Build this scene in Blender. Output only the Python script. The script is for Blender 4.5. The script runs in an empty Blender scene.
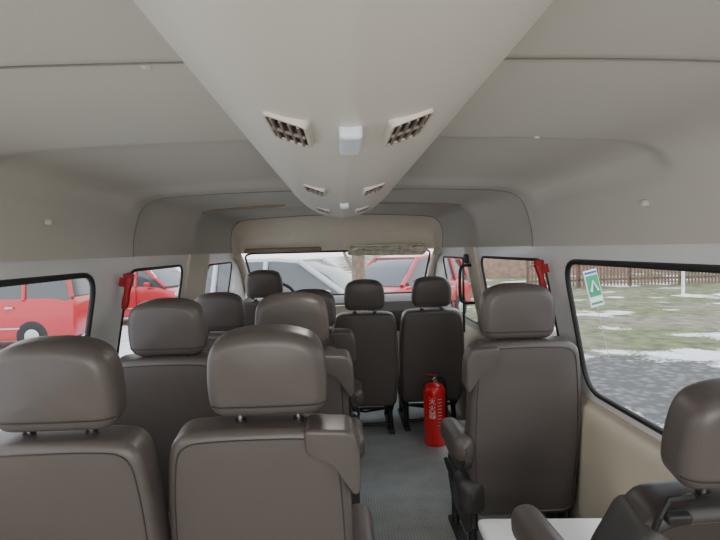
import bpy, math, random
from mathutils import Vector, Matrix
random.seed(4)
S = bpy.context.scene
COL = S.collection
PI = math.pi

# ---------------------------------------------------------------- materials
def mat(name, col, rough=0.5, metal=0.0, var=0.0, vscale=8, bump=0.0, bscale=200, emis=None, spec=0.5, coat=0.0):
    m = bpy.data.materials.new(name); m.use_nodes = True
    nt = m.node_tree; b = nt.nodes['Principled BSDF']
    b.inputs['Base Color'].default_value = (*col, 1)
    b.inputs['Roughness'].default_value = rough
    b.inputs['Metallic'].default_value = metal
    b.inputs['Specular IOR Level'].default_value = spec
    b.inputs['Coat Weight'].default_value = coat
    tc = nt.nodes.new('ShaderNodeTexCoord')
    n = nt.nodes.new('ShaderNodeTexNoise'); n.inputs['Scale'].default_value = vscale; n.inputs['Detail'].default_value = 4
    nt.links.new(tc.outputs['Object'], n.inputs['Vector'])
    r = nt.nodes.new('ShaderNodeValToRGB')
    a = 1 - var; c = 1 + var
    r.color_ramp.elements[0].position = .3; r.color_ramp.elements[1].position = .7
    r.color_ramp.elements[0].color = (col[0]*a, col[1]*a, col[2]*a, 1)
    r.color_ramp.elements[1].color = (min(1, col[0]*c), min(1, col[1]*c), min(1, col[2]*c), 1)
    nt.links.new(n.outputs['Fac'], r.inputs['Fac']); nt.links.new(r.outputs['Color'], b.inputs['Base Color'])
    if bump:
        n2 = nt.nodes.new('ShaderNodeTexNoise'); n2.inputs['Scale'].default_value = bscale; n2.inputs['Detail'].default_value = 3
        nt.links.new(tc.outputs['Object'], n2.inputs['Vector'])
        bp = nt.nodes.new('ShaderNodeBump'); bp.inputs['Strength'].default_value = bump; bp.inputs['Distance'].default_value = .003
        nt.links.new(n2.outputs['Fac'], bp.inputs['Height']); nt.links.new(bp.outputs['Normal'], b.inputs['Normal'])
    if emis:
        b.inputs['Emission Color'].default_value = (*emis[0], 1); b.inputs['Emission Strength'].default_value = emis[1]
    return m

LEA = mat('leather', (.088, .074, .070), .40, var=.03, vscale=5, bump=.08, bscale=400)
LEA_SHADED = mat('leather_shaded', (.034, .029, .028), .45, var=.03, vscale=5, bump=.08, bscale=400)  # same seat leather, with the corner seat's shadow put into its colour
PIP = mat('piping', (.038, .031, .029), .5)
DRK = mat('dark_plastic', (.035, .033, .033), .5, bump=.1)
BLK = mat('black_rubber', (.012, .012, .013), .55)
CHR = mat('chrome', (.75, .75, .76), .18, metal=1)
CEI = mat('headliner', (.55, .52, .465), .8, var=.03, vscale=2, bump=.12, bscale=500)
DUC = mat('duct_plastic', (.72, .68, .61), .42, var=.02, vscale=3)
HDR = mat('header_plastic', (.76, .69, .58), .6, var=.03)
GRV = mat('groove', (.22, .20, .175), .8)
FRM = mat('vent_frame', (.60, .55, .48), .5)
SLT = mat('vent_slats', (.26, .21, .17), .5)
WAL = mat('painted_metal', (.80, .81, .82), .28, var=.03, vscale=4, coat=.4)
LOW = mat('lower_trim', (.58, .52, .42), .6, var=.04, vscale=5, bump=.15, bscale=300)
RED = mat('red_paint', (.75, .012, .018), .3, coat=.5)
REDP = mat('red_plastic', (.36, .010, .016), .4)
CRED = mat('car_red', (.44, .015, .025), .3, coat=.6)
CSIL = mat('car_silver', (.44, .45, .46), .3, metal=.2, coat=.6)
TINT = mat('dark_glass', (.06, .07, .08), .08, spec=.8)
LAMPM = mat('lamp_lens', (.60, .64, .70), .25, emis=((.85, .92, 1), .10))
WHT = mat('white_ink', (.8, .8, .8), .5)
SHEET = mat('white_sheet', (.80, .79, .76), .6, var=.04, bump=.2, bscale=40)
GRN = mat('sign_green', (.03, .32, .14), .5)
BLU = mat('sign_blue', (.03, .14, .42), .5)
WOOD = mat('fence_wood', (.15, .095, .075), .8, var=.3)
BARK = mat('bark', (.20, .145, .11), .9, var=.4, vscale=12, bump=.5, bscale=30)
BRICK = mat('brick', (.28, .18, .14), .9, var=.25, vscale=3)
PLAS = mat('wrapped_visor', (.74, .68, .55), .15, var=.25, vscale=25, bump=1.0, bscale=35, coat=.8)
VIS = mat('visor', (.26, .21, .16), .7)
DASH = mat('dash', (.11, .095, .085), .6, bump=.2)
GWIN = mat('house_window', (.25, .26, .28), .2)

def glass():
    m = bpy.data.materials.new('window_glass'); m.use_nodes = True; nt = m.node_tree; nt.nodes.clear()
    o = nt.nodes.new('ShaderNodeOutputMaterial'); mx = nt.nodes.new('ShaderNodeMixShader')
    t = nt.nodes.new('ShaderNodeBsdfTransparent'); g = nt.nodes.new('ShaderNodeBsdfGlossy')
    t.inputs['Color'].default_value = (.92, .94, .92, 1); g.inputs['Roughness'].default_value = .03
    mx.inputs[0].default_value = .05
    nt.links.new(t.outputs[0], mx.inputs[1]); nt.links.new(g.outputs[0], mx.inputs[2]); nt.links.new(mx.outputs[0], o.inputs[0])
    return m
GLS = glass()

def floor_mat():
    m = mat('vinyl_floor', (.20, .225, .235), .55)
    nt = m.node_tree; b = nt.nodes['Principled BSDF']
    tc = nt.nodes.new('ShaderNodeTexCoord')
    ck = nt.nodes.new('ShaderNodeTexVoronoi'); ck.inputs['Scale'].default_value = 70; ck.inputs['Randomness'].default_value = .15
    nt.links.new(tc.outputs['Object'], ck.inputs['Vector'])
    n = nt.nodes.new('ShaderNodeTexNoise'); n.inputs['Scale'].default_value = 7; n.inputs['Detail'].default_value = 7
    nt.links.new(tc.outputs['Object'], n.inputs['Vector'])
    r = nt.nodes.new('ShaderNodeValToRGB')
    r.color_ramp.elements[0].color = (.20, .215, .205, 1); r.color_ramp.elements[1].color = (.48, .50, .485, 1)
    r.color_ramp.elements[0].position = .15; r.color_ramp.elements[1].position = .70
    ad = nt.nodes.new('ShaderNodeMath'); ad.operation = 'MULTIPLY_ADD'; ad.inputs[1].default_value = .55
    nt.links.new(ck.outputs['Distance'], ad.inputs[0])
    ml = nt.nodes.new('ShaderNodeMath'); ml.operation = 'MULTIPLY'; ml.inputs[1].default_value = .5
    nt.links.new(n.outputs['Fac'], ml.inputs[0]); nt.links.new(ml.outputs[0], ad.inputs[2])
    nt.links.new(ad.outputs[0], r.inputs['Fac']); nt.links.new(r.outputs['Color'], b.inputs['Base Color'])
    bp = nt.nodes.new('ShaderNodeBump'); bp.inputs['Strength'].default_value = .5; bp.inputs['Distance'].default_value = .002
    nt.links.new(ck.outputs['Distance'], bp.inputs['Height']); nt.links.new(bp.outputs['Normal'], b.inputs['Normal'])
    return m
FLO = floor_mat()

def ground_mat():
    m = bpy.data.materials.new('ground'); m.use_nodes = True; nt = m.node_tree; b = nt.nodes['Principled BSDF']
    L = nt.links
    tc = nt.nodes.new('ShaderNodeTexCoord'); sp = nt.nodes.new('ShaderNodeSeparateXYZ'); L.new(tc.outputs['Object'], sp.inputs[0])
    def noise(s, d=5):
        n = nt.nodes.new('ShaderNodeTexNoise'); n.inputs['Scale'].default_value = s; n.inputs['Detail'].default_value = d
        L.new(tc.outputs['Object'], n.inputs['Vector']); return n.outputs['Fac']
    def math_(op, a, b_, c=None):
        n = nt.nodes.new('ShaderNodeMath'); n.operation = op
        for i, v in enumerate((a, b_, c)):
            if v is None: continue
            if isinstance(v, (int, float)): n.inputs[i].default_value = v
            else: L.new(v, n.inputs[i])
        return n.outputs[0]
    def ramp(f, p0, p1, c0=(0,0,0), c1=(1,1,1)):
        n = nt.nodes.new('ShaderNodeValToRGB'); n.color_ramp.elements[0].position = p0; n.color_ramp.elements[1].position = p1
        n.color_ramp.elements[0].color = (*c0, 1); n.color_ramp.elements[1].color = (*c1, 1); L.new(f, n.inputs[0]); return n.outputs[0]
    def mix(f, a, b_):
        n = nt.nodes.new('ShaderNodeMix'); n.data_type = 'RGBA'; L.new(f, n.inputs[0]); L.new(a, n.inputs[6]); L.new(b_, n.inputs[7]); return n.outputs[2]
    n1 = noise(.35); n2 = noise(3.0, 8); n3 = noise(14, 6)
    grass = ramp(n2, .35, .65, (.045, .065, .022), (.15, .165, .065))
    dirt = ramp(n2, .35, .65, (.10, .085, .06), (.22, .195, .14))
    base = mix(ramp(n1, .45, .60), grass, dirt)
    br = nt.nodes.new('ShaderNodeTexVoronoi'); br.inputs['Scale'].default_value = 7
    L.new(tc.outputs['Object'], br.inputs['Vector'])
    pave = ramp(br.outputs['Distance'], .0, .6, (.17, .17, .165), (.06, .06, .06))
    pm = math_('LESS_THAN', sp.outputs[1], math_('MULTIPLY_ADD', n1, 3.0, 7.8))
    base = mix(pm, base, pave)
    snowc = ramp(n2, .2, .8, (.50, .51, .53), (.72, .73, .75))
    side = math_('MULTIPLY_ADD', sp.outputs[0], -.05, .03)
    side = math_('MINIMUM', math_('MAXIMUM', side, -.045), .30)
    n4 = noise(.5, 4)
    sm = ramp(math_('ADD', math_('MULTIPLY_ADD', n3, .16, n4), side), .61, .65)
    base = mix(sm, base, snowc)
    L.new(base, b.inputs['Base Color']); b.inputs['Roughness'].default_value = .85
    bp = nt.nodes.new('ShaderNodeBump'); bp.inputs['Strength'].default_value = .7; bp.inputs['Distance'].default_value = .04
    L.new(n3, bp.inputs['Height']); L.new(bp.outputs['Normal'], b.inputs['Normal'])
    return m

# ---------------------------------------------------------------- mesh helper
ident = lambda x, y, z: (x, y, z)
class MB:
    def __init__(s): s.v = []; s.f = []
    def ring_loft(s, rings, closed=True, cap=False):
        n = len(rings[0]); b0 = len(s.v)
        for r in rings: s.v += [tuple(p) for p in r]
        for k in range(len(rings)-1):
            for i in range(n if closed else n-1):
                j = (i+1) % n
                a = b0+k*n
                s.f.append((a+i, a+j, a+n+j, a+n+i))
        if cap:
            s.f.append(tuple(b0+i for i in reversed(range(n))))
            a = b0+(len(rings)-1)*n
            s.f.append(tuple(a+i for i in range(n)))
        return s
    def box(s, x0, x1, y0, y1, z0, z1, T=ident):
        b = len(s.v)
        for z in (z0, z1):
            for x, y in ((x0, y0), (x1, y0), (x1, y1), (x0, y1)): s.v.append(tuple(T(x, y, z)))
        for f in ((0,3,2,1), (4,5,6,7), (0,1,5,4), (1,2,6,5), (2,3,7,6), (3,0,4,7)): s.f.append(tuple(b+i for i in f))
        return s
    def tube(s, pts, r, n=8, closed=False):
        pts = [Vector(p) for p in pts]; m = len(pts); rings = []
        up = None
        for i, p in enumerate(pts):
            a = pts[(i-1) % m] if (closed or i > 0) else p
            c = pts[(i+1) % m] if (closed or i < m-1) else p
            t = (c-a).normalized()
            if up is None:
                up = Vector((0, 0, 1)) if abs(t.z) < .9 else Vector((1, 0, 0))
            u = up-t*up.dot(t)
            if u.length < 1e-5: u = t.orthogonal()
            u.normalize(); up = u; w = t.cross(u)
            rr = r[i] if isinstance(r, (list, tuple)) else r
            rings.append([p+u*math.cos(q*2*PI/n)*rr+w*math.sin(q*2*PI/n)*rr for q in range(n)])
        if closed: rings.append(rings[0])
        return s.ring_loft(rings, True, not closed)
    def lathe(s, prof, n=24, T=ident):
        rings = [[T(r*math.cos(q*2*PI/n), r*math.sin(q*2*PI/n), z) for q in range(n)] for r, z in prof]
        return s.ring_loft(rings, True, True)
    def pillow(s, outline, depth, r, puff=0.0, T=ident, m=5, caps=5):
        xs = [p[0] for p in outline]; zs = [p[1] for p in outline]
        cx = (min(xs)+max(xs))/2; cz = (min(zs)+max(zs))/2; hx = (max(xs)-min(xs))/2; hz = (max(zs)-min(zs))/2
        rings = []
        def ring(sx, sz, y): return [T(cx+(x-cx)*sx, y, cz+(z-cz)*sz) for x, z in outline]
        half = []
        for k in range(m+1):
            a = k/m*PI/2
            ins = r*(1-math.cos(a)); half.append((1-ins/hx, 1-ins/hz, depth/2-r+r*math.sin(a)))
        ex, ez, ye = half[-1]
        for k in range(1, caps+1):
            q = 1-k/caps*.98
            half.append((ex*q, ez*q, ye+puff*(1-q*q)))
        for sx, sz, y in reversed(half): rings.append(ring(sx, sz, -y))
        for sx, sz, y in half: rings.append(ring(sx, sz, y))
        return s.ring_loft(rings, True, True)
    def build(s, name, m, parent=None, smooth=True, loc=None):
        me = bpy.data.meshes.new(name); me.from_pydata(s.v, [], s.f); me.update()
        if smooth:
            for p in me.polygons: p.use_smooth = True
            try: me.set_sharp_from_angle(angle=math.radians(42))
            except Exception: pass
        me.materials.append(m)
        o = bpy.data.objects.new(name, me); COL.objects.link(o)
        if parent: o.parent = parent
        if loc: o.location = loc
        return o

def roundpoly(pts, rad, n=6):
    out = []; m = len(pts)
    for i in range(m):
        p = Vector(pts[i]); a = Vector(pts[i-1]); c = Vector(pts[(i+1) % m])
        r = rad[i] if isinstance(rad, (list, tuple)) else rad
        da = (a-p); dc = (c-p); ra = min(r, da.length*.49); rc = min(r, dc.length*.49)
        A = p+da.normalized()*ra; B = p+dc.normalized()*rc
        for k in range(n+1):
            t = k/n; out.append(tuple(A*(1-t)**2+p*2*t*(1-t)+B*t*t))
    return out
def rrect(x0, x1, z0, z1, r, n=6): return roundpoly([(x0, z0), (x1, z0), (x1, z1), (x0, z1)], r, n)
def inset(outline, d):
    xs = [p[0] for p in outline]; zs = [p[1] for p in outline]
    cx = (min(xs)+max(xs))/2; cz = (min(zs)+max(zs))/2; hx = (max(xs)-min(xs))/2; hz = (max(zs)-min(zs))/2
    return [(cx+(x-cx)*(1-d/hx), cz+(z-cz)*(1-d/hz)) for x, z in outline]
def thing(name, label, cat, loc=(0,0,0), rz=0, group=None):
    o = bpy.data.objects.new(name, None); COL.objects.link(o); o.empty_display_size = .1
    o.location = loc; o.rotation_euler = (0, 0, rz); o['label'] = label; o['category'] = cat
    if group: o['group'] = group
    return o
def tag(o, label, cat, group=None):
    o['label'] = label; o['category'] = cat
    if group: o['group'] = group
    return o
def struct(o, label=None, cat=None):
    o['kind'] = 'structure'
    if label: o['label'] = label
    if cat: o['category'] = cat
    return o
def crom(pts, n=5):
    P = [Vector(p) for p in pts]; out = []
    for i in range(len(P)-1):
        a = P[max(i-1, 0)]; b = P[i]; c = P[i+1]; d = P[min(i+2, len(P)-1)]
        for k in range(n):
            t = k/n
            out.append(.5*((2*b)+(c-a)*t+(2*a-5*b+4*c-d)*t*t+(3*b-a-3*c+d)*t**3))
    out.append(P[-1]); return out

# ---------------------------------------------------------------- shell
Y0, Y1 = -1.3, 5.25
def xw(h):
    if h <= .72: return .925+.015*h/.72
    return .94-(h-.72)/(.58)*.102
struct(MB().box(-.95, .95, Y0, Y1, -.05, 0).build('floor', FLO, smooth=False), 'grey textured vinyl bus floor', 'floor')

def cell(mb, mp, u0, u1, v0, v1, win=None):
    a0, a1, b0, b1, r = win; n = 6
    inn = rrect(a0, a1, b0, b1, r*1.6, n); out = []
    corners = [(u0, v0), (u1, v0), (u1, v1), (u0, v1)]
    for c in range(4):
        for k in range(n+1):
            x, z = inn[c*(n+1)+k]; cu, cv = corners[c]
            first_is_u = c in (1, 3)
            if k == n//2: out.append((cu, cv))
            elif (k < n//2) == first_is_u: out.append((x, cv))
            else: out.append((cu, z))
    mb.ring_loft([[mp(*p) for p in out], [mp(*p) for p in inn]], True)

wid = [0]
def window(mp, win, label, r_=.009):
    a0, a1, b0, b1, r = win; wid[0] += 1
    ring = rrect(a0, a1, b0, b1, r*1.6, 6)
    P = [Vector(mp(*p)) for p in ring]; c = sum(P, Vector())/len(P)
    b = MB(); b.v = [tuple(p) for p in P]+[tuple(c)]; n = len(P)
    b.f = [(i, (i+1) % n, n) for i in range(n)]
    g = b.build('window_%d' % wid[0], GLS, smooth=False); struct(g, label, 'window')
    MB().tube(P, r_, 8, True).build('rubber_seal', BLK, g)
    return g
winsR = [(-.95, 1.94, .75, 1.235, .06), (2.13, 3.12, .76, 1.235, .05), (3.46, 4.3, .78, 1.22, .05)]
winsL = [(-.95, 1.91, .75, 1.235, .06), (2.20, 2.96, .76, 1.235, .05), (3.50, 4.3, .78, 1.22, .05)]
for s, wins, nm in ((1, winsR, 'wall_right'), (-1, winsL, 'wall_left')):
    mp = lambda y, h, s=s: (s*xw(h), y, h)
    b = MB()
    edges = [Y0]+[(wins[i][1]+wins[i+1][0])/2 for i in range(len(wins)-1)]+[4.5]
    for i, w in enumerate(wins): cell(b, mp, edges[i], edges[i+1], .70, 1.304, w)
    k = len(b.v)
    for y, h in ((4.5, .70), (5.25, .70), (5.25, .86), (4.5, 1.304)): b.v.append(mp(y, h))
    b.f.append((k, k+1, k+2, k+3))
    b.ring_loft([[(s*xw(1.304), y, 1.304) for y in (Y0, 4.5)], [(s*.93, y, 1.36) for y in (Y0, 4.5)]], False)
    struct(b.build(nm, WAL, smooth=False), 'white painted bus side with window pillars, '+('door side' if s > 0 else 'driver side'), 'wall')
    t = MB(); rings = []
    for y in (Y0, Y1):
        rings.append([(s*x, y, h) for x, h in ((.93, 0), (.915, .05), (.915, .25), (.905, .30), (.905, .62), (.912, .69), (.93, .715), (.95, .72))])
    t.ring_loft(rings, False)
    struct(t.build('trim_%d' % (1 if s > 0 else 2), LOW), 'beige plastic lower side panel under the windows', 'trim')
    for i, w in enumerate(wins):
        window(mp, w, ('right' if s > 0 else 'left')+' side window %d with black rubber seal' % (i+1), .010 if i == 0 else .007)
mp = lambda x, h: (x, Y0, h)
b = MB(); cell(b, mp, -.95, .95, 0, 1.62, (-.7, .7, .72, 1.35, .08)); struct(b.build('wall_back', WAL, smooth=False))
window(mp, (-.7, .7, .72, 1.35, .08), 'rear window behind the camera')
b = MB().box(-.95, .95, Y1, Y1+.03, 0, .86); struct(b.build('wall_front', LOW, smooth=False))
mp = lambda x, t: (x*(1+.04*t), 4.50+.75*t, 1.285-.43*t)
window(mp, (-.79, .79, 0.0, 1.0, .06), 'front windscreen')

# ceiling
prof = [(.828, 1.292), (.826, 1.35), (.812, 1.42), (.792, 1.475), (.755, 1.512), (.69, 1.530), (.55, 1.538), (.35, 1.545), (0, 1.550)]
half = crom(prof, 5)
full = [(p[0], p[1]) for p in half]+[(-p[0], p[1]) for p in reversed(half[:-1])]
def ringc(y, o, bumpo=0):
    out = []
    for x, h in full:
        d = Vector((x, (h-1.15)*1.6)).normalized()
        w_ = max(0, min(1, (h-1.44)/.06))
        wo = 1 if o > 0 else .15+.85*max(0, min(1, (h-1.30)/.14))
        k = o*wo+bumpo*w_
        out.append((x-d.x*k, y, h-d.y*k))
    return out
b = MB()
b.ring_loft([ringc(Y0, .010), ringc(.66, .010), ringc(.68, .008), ringc(.692, .003)], False)
b.ring_loft([ringc(.692, .003), ringc(.70, .0)], False)
st = [(.70, 0), (1.18, 0), (1.22, -.004), (1.25, -.016), (1.28, -.026), (1.32, -.030), (1.98, -.030), (2.04, -.018), (2.08, -.004), (2.12, 0), (2.20, 0)]
b.ring_loft([ringc(y, 0, o) for y, o in st], False)
b.ring_loft([ringc(2.20, 0), ringc(2.203, -.03)], False)
b.ring_loft([ringc(2.203, -.03), ringc(3.00, -.03), ringc(3.04, -.010), ringc(3.14, -.008), ringc(3.20, -.030), ringc(4.2, -.030)], False)
struct(b.build('ceiling', CEI), 'pale grey moulded bus headliner', 'ceiling')
for i, (y, o, r) in enumerate(((2.203, .001, .0028), (.696, .003, .0020))):
    struct(MB().tube(ringc(y, o), r, 6).build('trim_%d' % (11+i), GRV), 'dark joint between two headliner panels', 'trim')
end = ringc(4.2, -.030); rings = []
for k in range(11):
    a = k/10*PI/2
    rings.append([(x*(1-.02*math.sin(a)), 4.2+.30*math.sin(a), 1.285+(h-1.285)*math.cos(a)**.6) if k < 10 else (x*.98, 4.5, 1.285) for x, y, h in end])
b = MB().ring_loft(rings, False); struct(b.build('trim_3', HDR), 'beige moulded header above the windscreen', 'trim')
struct(MB().tube(ringc(4.2, -.028), .003, 6).build('trim_13', GRV), 'shadow joint around the front header', 'trim')
rings = [[(x*1.08, y, 1.34+(h-1.3)*1.3) for x, h in full] for y in (Y0-.05, 4.6)]
struct(MB().ring_loft(rings, False).build('trim_4', WAL), 'outer roof skin', 'trim')
for s, xa, xb in ((-1, .25, .76), (1, .2, .72)):
    pts = [p for p in ringc(3.03, -.013) if xa < s*p[0] < xb]
    o = MB().tube(pts, [.004]+[.0085]*(len(pts)-2)+[.004], 8).build('trim_%d' % (5 if s < 0 else 6), VIS)  # dark tube stands in for the shade under the recess edge
    struct(o, 'dark strip drawn as the shaded cross gap in the headliner beyond the seats', 'trim')
for i, (x, y, h, l) in enumerate(((.47, 1.19, 1.546, 'small round button in headliner right of duct'), (-.23, .72, 1.552, 'small round button in headliner left of duct near seam'),
                      (.79, 1.35, 1.40, 'small grey hook on the upper right side panel'), (-.79, 1.55, 1.40, 'small grey hook on the upper left side panel'))):
    T = (lambda a, b_, c, x=x, y=y, h=h: (x+a*.7, y+b_*.7, h-c*.7)) if abs(x) < .7 else (lambda a, b_, c, x=x, y=y, h=h: (x-(c if x > 0 else -c)+.022*(1 if x > 0 else -1), y+a*.8, h+b_*.8))
    tag(MB().lathe([(.010, -.008), (.012, .004), (.010, .010), (.004, .012)], 14, T).build('headliner_button', CEI), l, 'button')

# ---------------------------------------------------------------- duct
CX = .034
dp = crom([(.218, 1.560), (.209, 1.546), (.194, 1.530), (.170, 1.507), (.134, 1.479), (.076, 1.453), (0, 1.442)], 8)
df = [(p[0], p[1]) for p in dp]+[(-p[0], p[1]) for p in reversed(dp[:-1])]
duct = thing('air_duct', 'long cream air duct running down the middle of the ceiling', 'air duct', (CX, 0, 0))
rings = [[(x, y, h) for x, h in df] for y in (Y0, .5, 1.2, 1.9, 2.2, 2.35)]
for k in range(1, 9):
    a = k/8*PI/2; s_ = math.cos(a)
    rings.append([(x*(.35+.65*s_), 2.35+.36*math.sin(a), 1.60-(1.60-h)*max(s_, 0)) for x, h in df])
MB().ring_loft(rings, False).build('duct_shell', DUC, duct)
for y in (.675, 1.35, 2.02):
    for s in (-1, 1):
        u = Vector((s*.055, 0, .0195)).normalized(); n = Vector((s*.0195, 0, -.055)).normalized(); v = Vector((0, 1, 0))
        c = Vector((s*.0740, y, 1.4505))
        T = lambda a, d, e: tuple(c+u*a+v*e+n*d)
        out = rrect(-.029, .029, -.064, .064, .012); inn = rrect(-.0235, .0235, -.057, .057, .008)
        fr = MB().ring_loft([[T(p[0], -.008, p[1]) for p in out], [T(p[0], .003, p[1]) for p in inset(out, .002)], [T(p[0], .003, p[1]) for p in inn], [T(p[0], -.002, p[1]) for p in inn]], True).build('vent_frame', FRM, duct)
        MB().ring_loft([[T(p[0], .0005, p[1]) for p in inn], [T(p[0]*.02, .0015, p[1]*.02) for p in inn]], True, True).build('vent_backing', BLK, fr)
        sl = MB()
        for k in range(4):
            e = -.0165+k*.011
            sl.box(-.0014, .0014, .001, .0045, -.055, .055, lambda a, d, g, e=e: T(a+e, d, g))
        sl.box(-.022, .022, .001, .0045, -.003, .003, T)
        sl.build('vent_louvres', SLT, fr, smooth=False)
for y, l in ((.68, .055), (1.68, .03)):
    MB().pillow(rrect(-.014, .014, y-l, y+l, .005), .02, .005, 0, lambda a, d, e: (a+.002, e, 1.439+d)).build('duct_lamp', LAMPM, duct)

# ---------------------------------------------------------------- seats
def seat(x, yh, dz, label, side=0, tilt=9, hoff=0.0, cover=False, grp='brown leather bus seats', bs=.965, arm=(0, 0, 0), bt=0.0, flap=True):
    a = math.radians(tilt); ca, sa = math.cos(a), math.sin(a)
    base_y = yh+.73*sa
    root = thing('bus_seat', label, 'seat', (x, base_y, 0), 0, grp)
    z0 = dz
    def tl(px, py, pz):
        d = pz-.3
        return (px, py*ca-d*sa, z0+.3+d*ca+py*sa)
    ol = roundpoly([(-.208, .245), (.208, .245), (.228, .50), (.219, .78), (.200, .905+bt), (.09, .912+bt), (-.09, .912+bt), (-.200, .905+bt), (-.219, .78), (-.228, .50)], [.05, .05, .1, .08, .05, .05, .05, .05, .08, .1], 5)
    ol = [(p*bs, q) for p, q in ol]
    br = MB().pillow(ol, .105, .022, .004, tl).build('backrest', LEA_SHADED if cover else LEA, root)
    MB().tube([tl(px, -.0530, pz) for px, pz in inset(ol, .020)], .0018, 6, True).build('piping', PIP, br)
    hl = roundpoly([(-.112, .932), (.112, .932), (.134, .955), (.138, 1.022), (.127, 1.108), (.06, 1.136), (-.06, 1.136), (-.127, 1.108), (-.138, 1.022), (-.134, .955)], [.02, .02, .02, .045, .055, .05, .05, .055, .045, .02], 6)
    hr = MB().pillow(hl, .10, .032, .006, lambda px, py, pz: tl(px+hoff, py+.015, pz), 7).build('headrest', LEA, root)
    pts = []
    for k in range(17):
        t = -1+2*k/16
        w = .131; xx = w*math.sin(t*PI/2)
        e = max(0, abs(xx)-.102)/.032
        yy = -.0500-.004*(1-(xx/.13)**2)+.032*(1-math.sqrt(max(0, 1-min(1, e)**2)))
        pts.append(tl(xx+hoff, yy+.015, .964))
    MB().tube(pts, .0018, 6).build('headrest_seam', PIP, hr)
    for s in (-1, 1):
        p = MB().tube([tl(s*.068+hoff, .0, .88), tl(s*.068+hoff, .0, .96)], .0065, 10).build('headrest_post', CHR, root)
        MB().tube([tl(s*.068+hoff, .0, .900+bt), tl(s*.068+hoff, .0, .918+bt)], .013, 12).build('post_collar', BLK, p)
    cl = roundpoly([(-.21, .03), (.21, .03), (.218, .25), (.21, .50), (-.21, .50), (-.218, .25)], .06, 5)
    MB().pillow(cl, .13, .045, .012, lambda px, py, pz: (px, pz, z0+.385+py)).build('cushion', LEA, root)
    if cover:
        sl_ = roundpoly([(-.325, .06), (.215, .03), (.215, .50), (-.31, .55)], .03, 5)
        MB().pillow(sl_, .03, .012, .006, lambda px, py, pz: (px, pz, z0+.478+py+.004*math.sin(px*40)*math.sin(pz*31))).build('seat_sheet', SHEET, root)
    MB().box(-.19, .19, .03, .45, z0+.275, z0+.325).build('seat_pan', BLK, root, smooth=False)
    for sx in (-1, 1):
        for yy in (.07, .40):
            MB().tube([(sx*.165, yy, z0+.28), (sx*.17, yy+.01, .15), (sx*.175, yy-.02, .018)], .018, 8).build('leg', BLK, root)
        MB().box(sx*.175-.02, sx*.175+.02, -.02, .46, .0, .022).build('floor_rail', DRK, root, smooth=False)
        MB().pillow([(.0, z0+.30), (.0, .20), (.10, .13), (.36, .13), (.45, .22), (.45, z0+.30)][::-1], .02, .006, 0, lambda px, py, pz, sx=sx: (sx*.185+py, px, pz), caps=2).build('side_cover', DRK, root, smooth=False)
    MB().tube([(-.165, .08, .16), (.165, .08, .16)], .010, 8).build('stretcher', BLK, root)
    MB().tube([(-.165, .06, .05), (.165, .06, .05)], .012, 8).build('stretcher', BLK, root)
    MB().tube([(-.165, .08, .16), (0, .2, .10), (.165, .08, .16)], .008, 8).build('release_bar', BLK, root)
    if side:
        s = side; ax, az, ay = arm
        al = rrect(s*.235-.040, s*.235+.040, .470, .570, .045)
        MB().pillow(al, .34, .045, .006, lambda px, py, pz: (px+ax, py+.06+ay, z0+az+pz-.06*(py+.1))).build('armrest', LEA, root)
        MB().lathe([(.02, -.018), (.034, -.012), (.036, .0), (.034, .012), (.02, .018)], 18, lambda p, q, r: (s*.225+r+ax, -.065+p+ay, z0+az+.48+q)).build('armrest_pivot', DRK, root)
        rl = rrect(s*.20-.055, s*.20+.05, .255, .395, .04)
        MB().pillow(rl, .15, .040, .006, lambda px, py, pz: (px, py-.0, z0+pz)).build('recliner_cover', DRK, root)
        MB().tube([(s*.24, .05, z0+.34), (s*.252, .14, z0+.36), (s*.252, .20, z0+.375)], .009, 8).build('recline_lever', BLK, root)
        if flap:
            fl = [(.115, .855), (.185, .842), (.222, .800), (.232, .745), (.246, .76), (.244, .86), (.225, .912), (.115, .918)]
            fl = [(s*p*bs, q) for p, q in fl]
            if s < 0: fl = fl[::-1]
            fl = roundpoly(fl, .018, 4)
            MB().pillow(fl, .09, .010, .002, lambda px, py, pz: tl(px, py-.022, pz), caps=3).build('folded_side_pad', LEA, root)
        else:
            MB().tube([tl(-.17, -.045, .865), tl(-.165, -.05, .905), tl(-.14, -.03, .925), tl(-.09, -.02, .922), tl(-.08, .0, .905)], .006, 8).build('belt_bracket', BLK, root)
            MB().pillow(rrect(-.155, -.11, .895, .915, .006), .02, .005, 0, lambda px, py, pz: tl(px, py-.052, pz)).build('belt_buckle', BLK, root)
            so_ = roundpoly([(-.25, .42), (-.19, .42), (-.15, .70), (-.13, .86), (-.18, .89), (-.24, .76)], .03, 4)
            MB().pillow(so_, .13, .03, .004, lambda px, py, pz: tl(px, py-.005, pz)).build('side_shell', DRK, root)
    return root

seat(-.622, 1.17, -.005, 'brown leather window seat nearest the camera on the left side', 0, hoff=.010, bt=.008)
seat(-.184, 1.22, -.002, 'brown leather aisle seat nearest the camera, large headrest left of centre', 1, hoff=.027)
seat(-.626, 1.93, .01, 'brown leather window seat in the second row, by the left side pillar', 0, hoff=.012, bt=.018)
seat(-.180, 1.97, .015, 'brown leather aisle seat in the second row, headrest just above the nearest aisle seat', 1, hoff=.012, bt=.01)
seat(-.635, 2.82, -.04, 'brown leather window seat in the third row from the camera, left side', 0, bt=.01)
seat(-.150, 2.86, -.04, 'brown leather aisle seat in the third row from the camera, left of aisle', 1)
seat(-.55, 3.92, .035, 'driver seat far ahead at the left of the windscreen', 0)
seat(.172, 3.55, -.035, 'brown leather seat in the middle ahead, left of the extinguisher seat', 0, bs=1.0)
seat(.637, 3.60, -.03, 'brown leather front right seat with the red fire extinguisher behind it', 0, bs=1.0)
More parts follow.
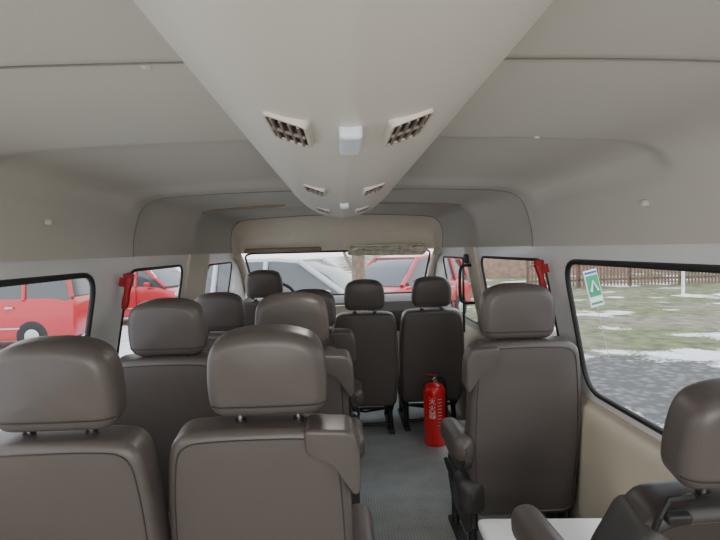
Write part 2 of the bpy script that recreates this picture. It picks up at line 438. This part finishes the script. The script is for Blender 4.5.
seat(.695, 1.93, .025, 'single brown leather seat right of the aisle beside the large right window', -1, tilt=6, hoff=-.026, bs=.94, bt=.018)
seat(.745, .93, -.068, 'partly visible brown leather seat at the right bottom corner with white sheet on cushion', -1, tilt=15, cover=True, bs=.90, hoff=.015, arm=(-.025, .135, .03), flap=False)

# ---------------------------------------------------------------- fire extinguisher
ex = thing('fire_extinguisher', 'red fire extinguisher standing on the floor at the end of the aisle', 'fire extinguisher', (.612, 3.44, 0), 0)
ex.scale = (1.06, 1.06, 1.06)
MB().lathe([(.05, .0), (.064, .004), (.068, .015), (.068, .325), (.066, .348), (.057, .366), (.042, .378), (.026, .384), (.020, .39)], 28).build('cylinder', RED, ex)
v = MB().lathe([(.018, .385), (.024, .389), (.024, .40), (.017, .405), (.017, .420), (.010, .425)], 16).build('valve', CHR, ex)
MB().box(-.010, .010, -.045, .02, .418, .424, lambda x, y, z: (y*.9, x, z-(y+.0)*.2)).build('handle', BLK, v, smooth=False)
MB().box(-.010, .010, -.05, .02, .432, .438, lambda x, y, z: (y*.9, x, z+(y+.02)*-.1)).build('squeeze_lever', REDP, v, smooth=False)
MB().lathe([(.003, -.012), (.014, -.012), (.014, .006), (.012, .008)], 14, lambda a, b_, c: (a, -.018-c, .405+b_)).build('pressure_gauge', CHR, v)
MB().tube(crom([(.015, .02, .41), (.05, .03, .41), (.075, .03, .37), (.076, .03, .28), (.075, .03, .20)], 5), .007, 10).build('hose', BLK, ex)
MB().tube([(.075, .03, .21), (.075, .03, .13)], [.008, .012], 12).build('nozzle', BLK, ex)
def text(body, size, mtl, parent, T, name='lettering'):
    c = bpy.data.curves.new('t', 'FONT'); c.body = body; c.size = size; c.align_x = 'CENTER'; c.space_line = .95
    t = bpy.data.objects.new('t', c); COL.objects.link(t); bpy.context.view_layer.update()
    me = bpy.data.meshes.new_from_object(t.evaluated_get(bpy.context.evaluated_depsgraph_get()))
    bpy.data.objects.remove(t)
    for q in me.vertices: q.co = T(*q.co)
    me.materials.clear(); me.materials.append(mtl)
    o = bpy.data.objects.new(name, me); COL.objects.link(o); o.parent = parent; return o
def wrap(cx, cz):
    def T(x, y, z):
        a = (x+cx)/.0690
        return Vector((.0690*math.sin(a), -.0690*math.cos(a), cz+y))
    return T
text('灭\n火\n器', .046, WHT, ex, wrap(-.026, .27))
for k in range(9):
    z = .295-k*.020
    b = MB(); T = wrap(.022, z)
    b.v = [tuple(T(q, w, 0)) for w in (0, .003) for q in (-.014, -.007, 0, .007, .014)]; b.f = [(i, i+1, i+6, i+5) for i in range(4)]
    b.build('label_line', WHT, ex)

# ---------------------------------------------------------------- hammers
for s, x, y, h, l in ((1, .806, 2.06, 1.180, 'red emergency hammer on the right window pillar'), (-1, -.815, 2.10, 1.170, 'red emergency hammer on the left window pillar')):
    r = thing('emergency_hammer', l, 'emergency hammer', (x, y, h), 0, 'red emergency hammers')
    r.rotation_euler = (0.06, s*-.22, 0)
    hl_ = roundpoly([(-.012, .062), (-.017, .04), (-.013, .01), (-.010, -.02), (-.014, -.05), (-.010, -.085), (.010, -.085), (.014, -.05), (.010, -.02), (.013, .01), (.017, .04), (.012, .062)][::-1], .008, 3)
    MB().pillow(hl_, .022, .007, .001, ident, 4, 2).build('handle', REDP, r)
    MB().tube([(-.020, -.004, .046), (.020, -.004, .050)], [.010, .008], 12).build('hammer_head', REDP, r)
    MB().tube([(-s*.020, -.004, .048), (-s*.029, -.004, .048)], [.005, .001], 10).build('steel_tip', CHR, r)
    MB().box(.0, .040, .008, .016, .0, .035, lambda a, b_, c, s=s: (s*a, b_, c)).build('wall_bracket', REDP, r, smooth=False)

# ---------------------------------------------------------------- cab items
vs = thing('sun_visor', 'dark brown folded sun visor above the left of the windscreen', 'sun visor', (-.42, 4.45, 1.305))
MB().pillow(rrect(-.36, .28, -.016, .022, .02), .03, .012, 0).build('visor_panel', VIS, vs)
for q in (-.3, .22): MB().tube([(q, .0, .005), (q, .05, .01)], .008).build('bracket', BLK, vs)
vs = thing('sun_visor', 'cream sun visor in plastic wrap above the right of the windscreen', 'sun visor', (.44, 4.45, 1.306))
rnd = random.Random(7)
MB().pillow(rrect(-.36, .30, -.055, .030, .03, 8), .035, .015, .004, lambda px, py, pz: (px+rnd.uniform(-.007, .007), py+rnd.uniform(-.008, .008), pz+.010*math.sin(px*19)*(1 if pz < 0 else .3)+rnd.uniform(-.007, .007)), caps=8).build('visor_panel', PLAS, vs)
for q in (-.3, .22): MB().tube([(q, .0, .005), (q, .05, .01)], .008).build('bracket', BLK, vs)
d = thing('dashboard', 'dark dashboard under the windscreen', 'dashboard', (0, 4.88, 0))
MB().ring_loft([[(x, y, z) for y, z in ((.36, .80), (.2, .86), (0, .86), (-.12, .82), (-.16, .74), (-.12, .60), (.0, .52), (.36, .50))] for x in (-.88, .88)], True, True).build('dash_top', DASH, d)
MB().box(-.3, .86, -.02, .36, 0, .55).build('lower_panel', LOW, d, smooth=False)
MB().box(-.1, .25, -.19, -.12, .55, .8).build('centre_console', LOW, d, smooth=False)
sw = thing('steering_wheel', 'black steering wheel ahead of the driver seat', 'steering wheel', (-.55, 4.50, .86))
R_ = Matrix.Rotation(math.radians(60), 3, 'X')
MB().tube([R_ @ Vector((.19*math.cos(q*2*PI/36), .0+.19*math.sin(q*2*PI/36), 0)) for q in range(36)], .014, 8, True).build('rim', BLK, sw)
for q in (0.2, PI-.2, -PI/2): MB().tube([R_ @ Vector((0, 0, -.02)), R_ @ Vector((.19*math.cos(q), .19*math.sin(q), 0))], .012).build('spoke', BLK, sw)
MB().tube([R_ @ Vector((0, 0, 0)), R_ @ Vector((0, 0, -.22))], [.05, .03], 14).build('hub', BLK, sw)
g = thing('grab_handle', 'black grab handle on the pillar beside the front right seat', 'handle', (.80, 3.32, 1.06))
MB().tube(crom([(.05, 0, .12), (-.01, 0, .115), (-.03, 0, .07), (-.03, 0, -.07), (-.01, 0, -.115), (.06, 0, -.12)], 4), .010, 10).build('grip', BLK, g)
g = thing('seat_belt', 'dark seat belt hanging by the front right side window', 'seat belt', (.80, 3.36, 0))
MB().box(-.022, .022, -.002, .002, .75, 1.22, lambda x, y, z: (y+.0, x, z)).build('webbing', BLK, g, smooth=False)
MB().pillow(rrect(-.03, .03, 1.19, 1.25, .015), .025, .01, 0, lambda a, d_, e: (d_+.02, a, e)).build('belt_guide', DRK, g)
for s in (-1, 1):
    b = MB().tube(crom([(s*.82, 4.35, 1.27), (s*.84, 4.6, 1.2), (s*.86, 4.9, 1.05), (s*.87, 5.2, .87)], 4), .035, 10)
    struct(b.build('trim_%d' % (8 if s > 0 else 7), LOW), 'beige windscreen pillar trim', 'trim')
    b = MB().box(-.006, .012, 3.02 if s < 0 else 3.18, 3.46 if s < 0 else 3.42, .72, 1.295, lambda x, y, z, s=s: (s*(xw(z)-.012+x), y, z))
    struct(b.build('trim_%d' % (10 if s > 0 else 9), HDR, smooth=False), 'beige pillar trim behind the cab', 'trim')

# ---------------------------------------------------------------- outside
GZ = -.75
b = MB()
b.v = [(-90, -60, 0), (90, -60, 0), (90, 160, 0), (-90, 160, 0)]; b.f = [(0, 1, 2, 3)]
g = b.build('ground', ground_mat(), smooth=False, loc=(0, 0, GZ)); struct(g, 'yard of snow patches, grass and paving', 'ground')

def car(x, y, rz, body, label, kind='car', sc=1.0):
    r = thing('car', label, 'car', (x, y, GZ), rz, None); r.scale = (sc, sc, sc)
    suv = kind == 'suv'; van = kind == 'van'
    H = 1.95 if van else 1.72 if suv else 1.46
    zb = 1.12 if van else 1.04 if suv else .97
    if van: st = [(-2.3, .45, 1.05, .80), (-2.25, .30, 1.15, .86), (-1.7, .26, 1.18, .90), (-.8, .24, 1.18, .90), (.9, .24, 1.16, .90), (1.5, .25, 1.12, .89), (2.1, .27, .95, .87), (2.3, .32, .78, .82), (2.36, .42, .62, .72)]
    else: st = [(-2.25, .45, .78, .70), (-2.18, .30, .93, .80), (-1.7, .26, zb+.03, .88), (-.8, .24, zb+.03, .90), (.6, .24, zb+.01, .90), (1.1, .25, zb-.01, .89), (1.9, .27, .80 if not suv else .92, .86), (2.2, .32, .68, .78), (2.27, .42, .58, .68)]
    rings = []
    for X, z_, zt, w in st:
        o = roundpoly([(-w, z_), (w, z_), (w*1.0, (z_+zt)*.55), (w*.93, zt), (-w*.93, zt), (-w, (z_+zt)*.55)], [.1]*6, 3)
        rings.append([(X, p, q) for p, q in o])
    MB().ring_loft(rings, True, True).build('body', body, r)
    if van: gs = [(-2.2, zb, zb+.05, .80, .78), (-2.1, zb, H-.12, .82, .74), (-1.8, zb, H-.03, .83, .72), (-.2, zb, H, .83, .72), (.7, zb, H-.04, .83, .72), (1.2, zb-.02, H-.30, .82, .74), (1.7, zb-.05, zb, .80, .78)]
    elif suv: gs = [(-2.05, zb, zb+.05, .78, .74), (-1.75, zb, H-.14, .80, .66), (-1.3, zb, H-.04, .81, .62), (-.2, zb, H-.03, .81, .61), (.25, zb, H-.07, .81, .62), (.75, zb-.02, H-.32, .80, .68), (1.15, zb-.05, zb, .78, .76)]
    else: gs = [(-1.75, zb, zb+.03, .78, .74), (-1.2, zb, H-.10, .80, .63), (-.8, zb, H-.03, .81, .60), (0, zb, H-.03, .81, .60), (.3, zb, H-.08, .81, .62), (.8, zb-.02, H-.30, .80, .68), (1.2, zb-.05, zb, .78, .76)]
    rings = [[(X, p, q) for p, q in roundpoly([(-w0, z0-.06), (w0, z0-.06), (w1, z1), (-w1, z1)], [.02, .02, .09, .09], 3)] for X, z0, z1, w0, w1 in gs]
    MB().ring_loft(rings, True, True).build('greenhouse_glass', TINT, r)
    rr = [[(X, p, q) for p, q in roundpoly([(-w1-.01, z1-.05), (w1+.01, z1-.05), (w1-.02, z1+.022), (-w1+.02, z1+.022)], .04, 3)] for X, z0, z1, w0, w1 in gs[1:5]]
    MB().ring_loft(rr, True, True).build('roof', body, r)
    for s in (-1, 1):
        for i0, i1 in ((0, 1), (6, 4)):
            a = gs[i0]; c = gs[i1]
            MB().tube([(a[0], s*a[4], a[2]), (c[0], s*(c[4]+.01), c[2])], .05).build('pillar', body, r)
        for X in ((-1.2, -.1, .8) if van else (-.35, -1.3) if suv else (-.35,)):
            MB().tube([(X, s*.83, zb), (X, s*(.73 if van else .64), H-.06)], .045).build('pillar', body, r)
        for X in ((-1.15, -.1, .95) if not van else (-.1, .85)):
            MB().box(X-.008, X+.008, s*.903-.004, s*.903+.004, .35, zb-.04).build('door_gap', BLK, r, smooth=False)
        for X in (-.9, .15):
            MB().box(X-.10, X+.06, s*.91-.015, s*.91+.015, zb-.17, zb-.13).build('door_handle', CSIL if body is not CSIL else BLK, r, smooth=False)
        X0 = 1.15 if van else .72
        MB().pillow(rrect(X0, X0+.16, zb, zb+.14, .04), .2, .05, 0, lambda a, d_, e, s=s: (a, s*.93+d_*.7, e)).build('mirror', body, r)
        for X in (-1.38, 1.42):
            w = MB().lathe([(.20, -.10), (.30, -.105), (.335, -.08), (.335, .08), (.30, .105), (.2, .10)], 24, lambda a, b_, c, X=X, s=s: (X+a, s*.82+c, .335+b_)).build('wheel', BLK, r)
            MB().lathe([(.02, -.112), (.15, -.108), (.17, -.09), (.17, .09), (.15, .108), (.02, .112)], 18, lambda a, b_, c, X=X, s=s: (X+a, s*.82+c, .335+b_)).build('hubcap', CSIL, w)
        MB().pillow(rrect(s*.62-.16, s*.62+.16, .60, .72, .04), .16, .03, 0, lambda a, d_, e: (2.17+d_, a, e)).build('headlight', CHR, r)
        MB().pillow(rrect(s*.68-.12, s*.68+.12, .72, .88, .04), .14, .03, 0, lambda a, d_, e: (-2.17+d_, a, e)).build('tail_light', REDP, r)
        MB().box(-1.2, 1.1, s*.90-.012, s*.90+.012, .5, .53).build('side_moulding', CSIL if van else BLK, r, smooth=False)
    MB().pillow(rrect(-.4, .4, .42, .56, .03), .08, .02, 0, lambda a, d_, e: (2.24+d_, a, e)).build('grille', BLK, r)
    return r
car(-8.1, 12.6, PI, CRED, 'red van parked side on outside the large left window', 'van')
car(-6.5, 16.4, math.radians(-12), CRED, 'red van seen outside the smaller left window', 'van')
car(-.85, 10.9, math.radians(-16), CSIL, 'silver grey estate car seen through the windscreen', 'suv', 1.12)
car(1.65, 14.2, math.radians(-130), CRED, 'red car seen through the right of the windscreen', 'suv', 1.08)
f = thing('picket_fence', 'dark brown picket fence beyond the grass on the right', 'fence', (8.6, 24, GZ))
p = MB()
for k in range(90): p.box(k*.16, k*.16+.07, 0, .03, .05, 1.25)
p.build('pickets', WOOD, f, smooth=False)
for z in (.3, 1.0): MB().box(0, 14.4, .03, .08, z, z+.09).build('rail', WOOD, f, smooth=False)
for k in range(7): MB().box(k*2.4-.05, k*2.4+.06, .03, .14, 0, 1.35).build('post', WOOD, f, smooth=False)
bl = thing('building', 'low brown brick building beyond the fence', 'building', (16, 34, GZ))
MB().box(-8, 22, 0, 6, 0, 4.5).build('brick_wall', BRICK, bl, smooth=False)
MB().box(-8.3, 22.3, -.3, 6.3, 4.5, 4.8).build('roof', VIS, bl, smooth=False)
for k in range(8): MB().box(-6+k*3.5, -4.6+k*3.5, -.04, .02, 1.2, 2.7).build('window', GWIN, bl, smooth=False)
sg = thing('sign_board', 'tilted green and white notice board outside the right window', 'sign', (4.68, 9, GZ), 0)
sg.rotation_euler = (0, math.radians(-13), 0)
MB().box(-.115, .115, 0, .03, .98, 1.62).build('board', WHT, sg, smooth=False)
MB().box(-.105, .105, -.006, 0, 1.56, 1.60).build('blue_band', BLU, sg, smooth=False)
MB().box(-.105, .105, -.006, 0, 1.16, 1.53).build('green_panel', GRN, sg, smooth=False)
MB().box(-.10, .10, -.006, 0, 1.02, 1.06).build('green_band', GRN, sg, smooth=False)
MB().tube([(.0, .05, -.03), (0, .05, 1.58)], .007).build('post', CSIL, sg)
MB().tube([(-.06, -.01, 1.25), (.0, -.01, 1.43), (.06, -.01, 1.25)], .022, 6).build('white_emblem', WHT, sg)
tag(MB().tube([(12.9, 19.5, GZ), (12.9, 19.5, GZ+1.6)], .06, 12).build('bollard', WHT), 'white post standing on the grass before the fence', 'post')
for i, (x, y, sc, l) in enumerate(((.27, 7.0, .8, 'bare brown tree trunk seen through the middle of the windscreen'), (-4.6, 23, 1, 'bare tree behind the parked cars'), (5.2, 21, 1, 'bare tree at the left end of the fence'))):
    t = thing('tree', l, 'tree', (x, y, GZ)); random.seed(i+3); t.scale = (sc, sc, 1)
    MB().tube([(0, 0, 0), (.03, 0, .8), (-.03, .02, 1.8), (.05, 0, 3.4), (0, .1, 5)], [.17, .13, .11, .08, .03], 10).build('trunk', BARK, t)
    for k in range(9):
        a = random.random()*6.28; z = 1.5+random.random()*2.5; L = .8+random.random()*.8
        MB().tube([(0, 0, z), (math.cos(a)*L*.5, math.sin(a)*L*.5, z+.4), (math.cos(a)*L, math.sin(a)*L, z+1.1)], [.04, .028, .01], 6).build('branch', BARK, t)

# ---------------------------------------------------------------- light
w = bpy.data.worlds.new('World'); S.world = w; w.use_nodes = True
nt = w.node_tree; bg = nt.nodes['Background']
tc = nt.nodes.new('ShaderNodeTexCoord'); sx_ = nt.nodes.new('ShaderNodeSeparateXYZ'); rp = nt.nodes.new('ShaderNodeValToRGB')
nt.links.new(tc.outputs['Generated'], sx_.inputs[0]); nt.links.new(sx_.outputs[2], rp.inputs[0]); nt.links.new(rp.outputs[0], bg.inputs[0])
rp.color_ramp.elements[0].color = (1, .98, .95, 1); rp.color_ramp.elements[1].color = (.74, .82, 1, 1)
bg.inputs[1].default_value = 2.9
sun = bpy.data.lights.new('Sun', 'SUN'); sun.energy = 2.4; sun.angle = .15; so = bpy.data.objects.new('Sun', sun); COL.objects.link(so)
so.rotation_euler = (math.radians(20), 0, math.radians(30))
def area(loc, tgt, sx, sy, e, col=(1, .95, .87)):
    l = bpy.data.lights.new('Area', 'AREA'); l.shape = 'RECTANGLE'; l.size = sx; l.size_y = sy; l.energy = e; l.color = col
    o = bpy.data.objects.new('Area', l); COL.objects.link(o); o.location = loc
    o.rotation_euler = (Vector(tgt)-Vector(loc)).to_track_quat('-Z', 'Y').to_euler()
area((0, -1.2, 1.02), (0, 1.5, 1.25), 1.3, .6, 26)  # added fill light at the rear, lifts the dim cabin
area((.036, 1.68, 1.425), (.036, 1.7, 0), .12, .3, 2.0)  # added soft light below the duct, brightens the seats ahead

# ---------------------------------------------------------------- camera
cam = bpy.data.cameras.new('Camera'); co = bpy.data.objects.new('Camera', cam); COL.objects.link(co)
cam.sensor_width = 36; cam.lens = 530/720*36; cam.clip_start = .02
yaw = -math.atan(19/530); pitch = -math.atan(21/530); roll = -.026
M = Matrix.Rotation(yaw, 4, 'Z') @ Matrix.Rotation(PI/2+pitch, 4, 'X') @ Matrix.Rotation(roll, 4, 'Z')
M.translation = (.02, 0, 1.3)
co.matrix_world = M
S.camera = co
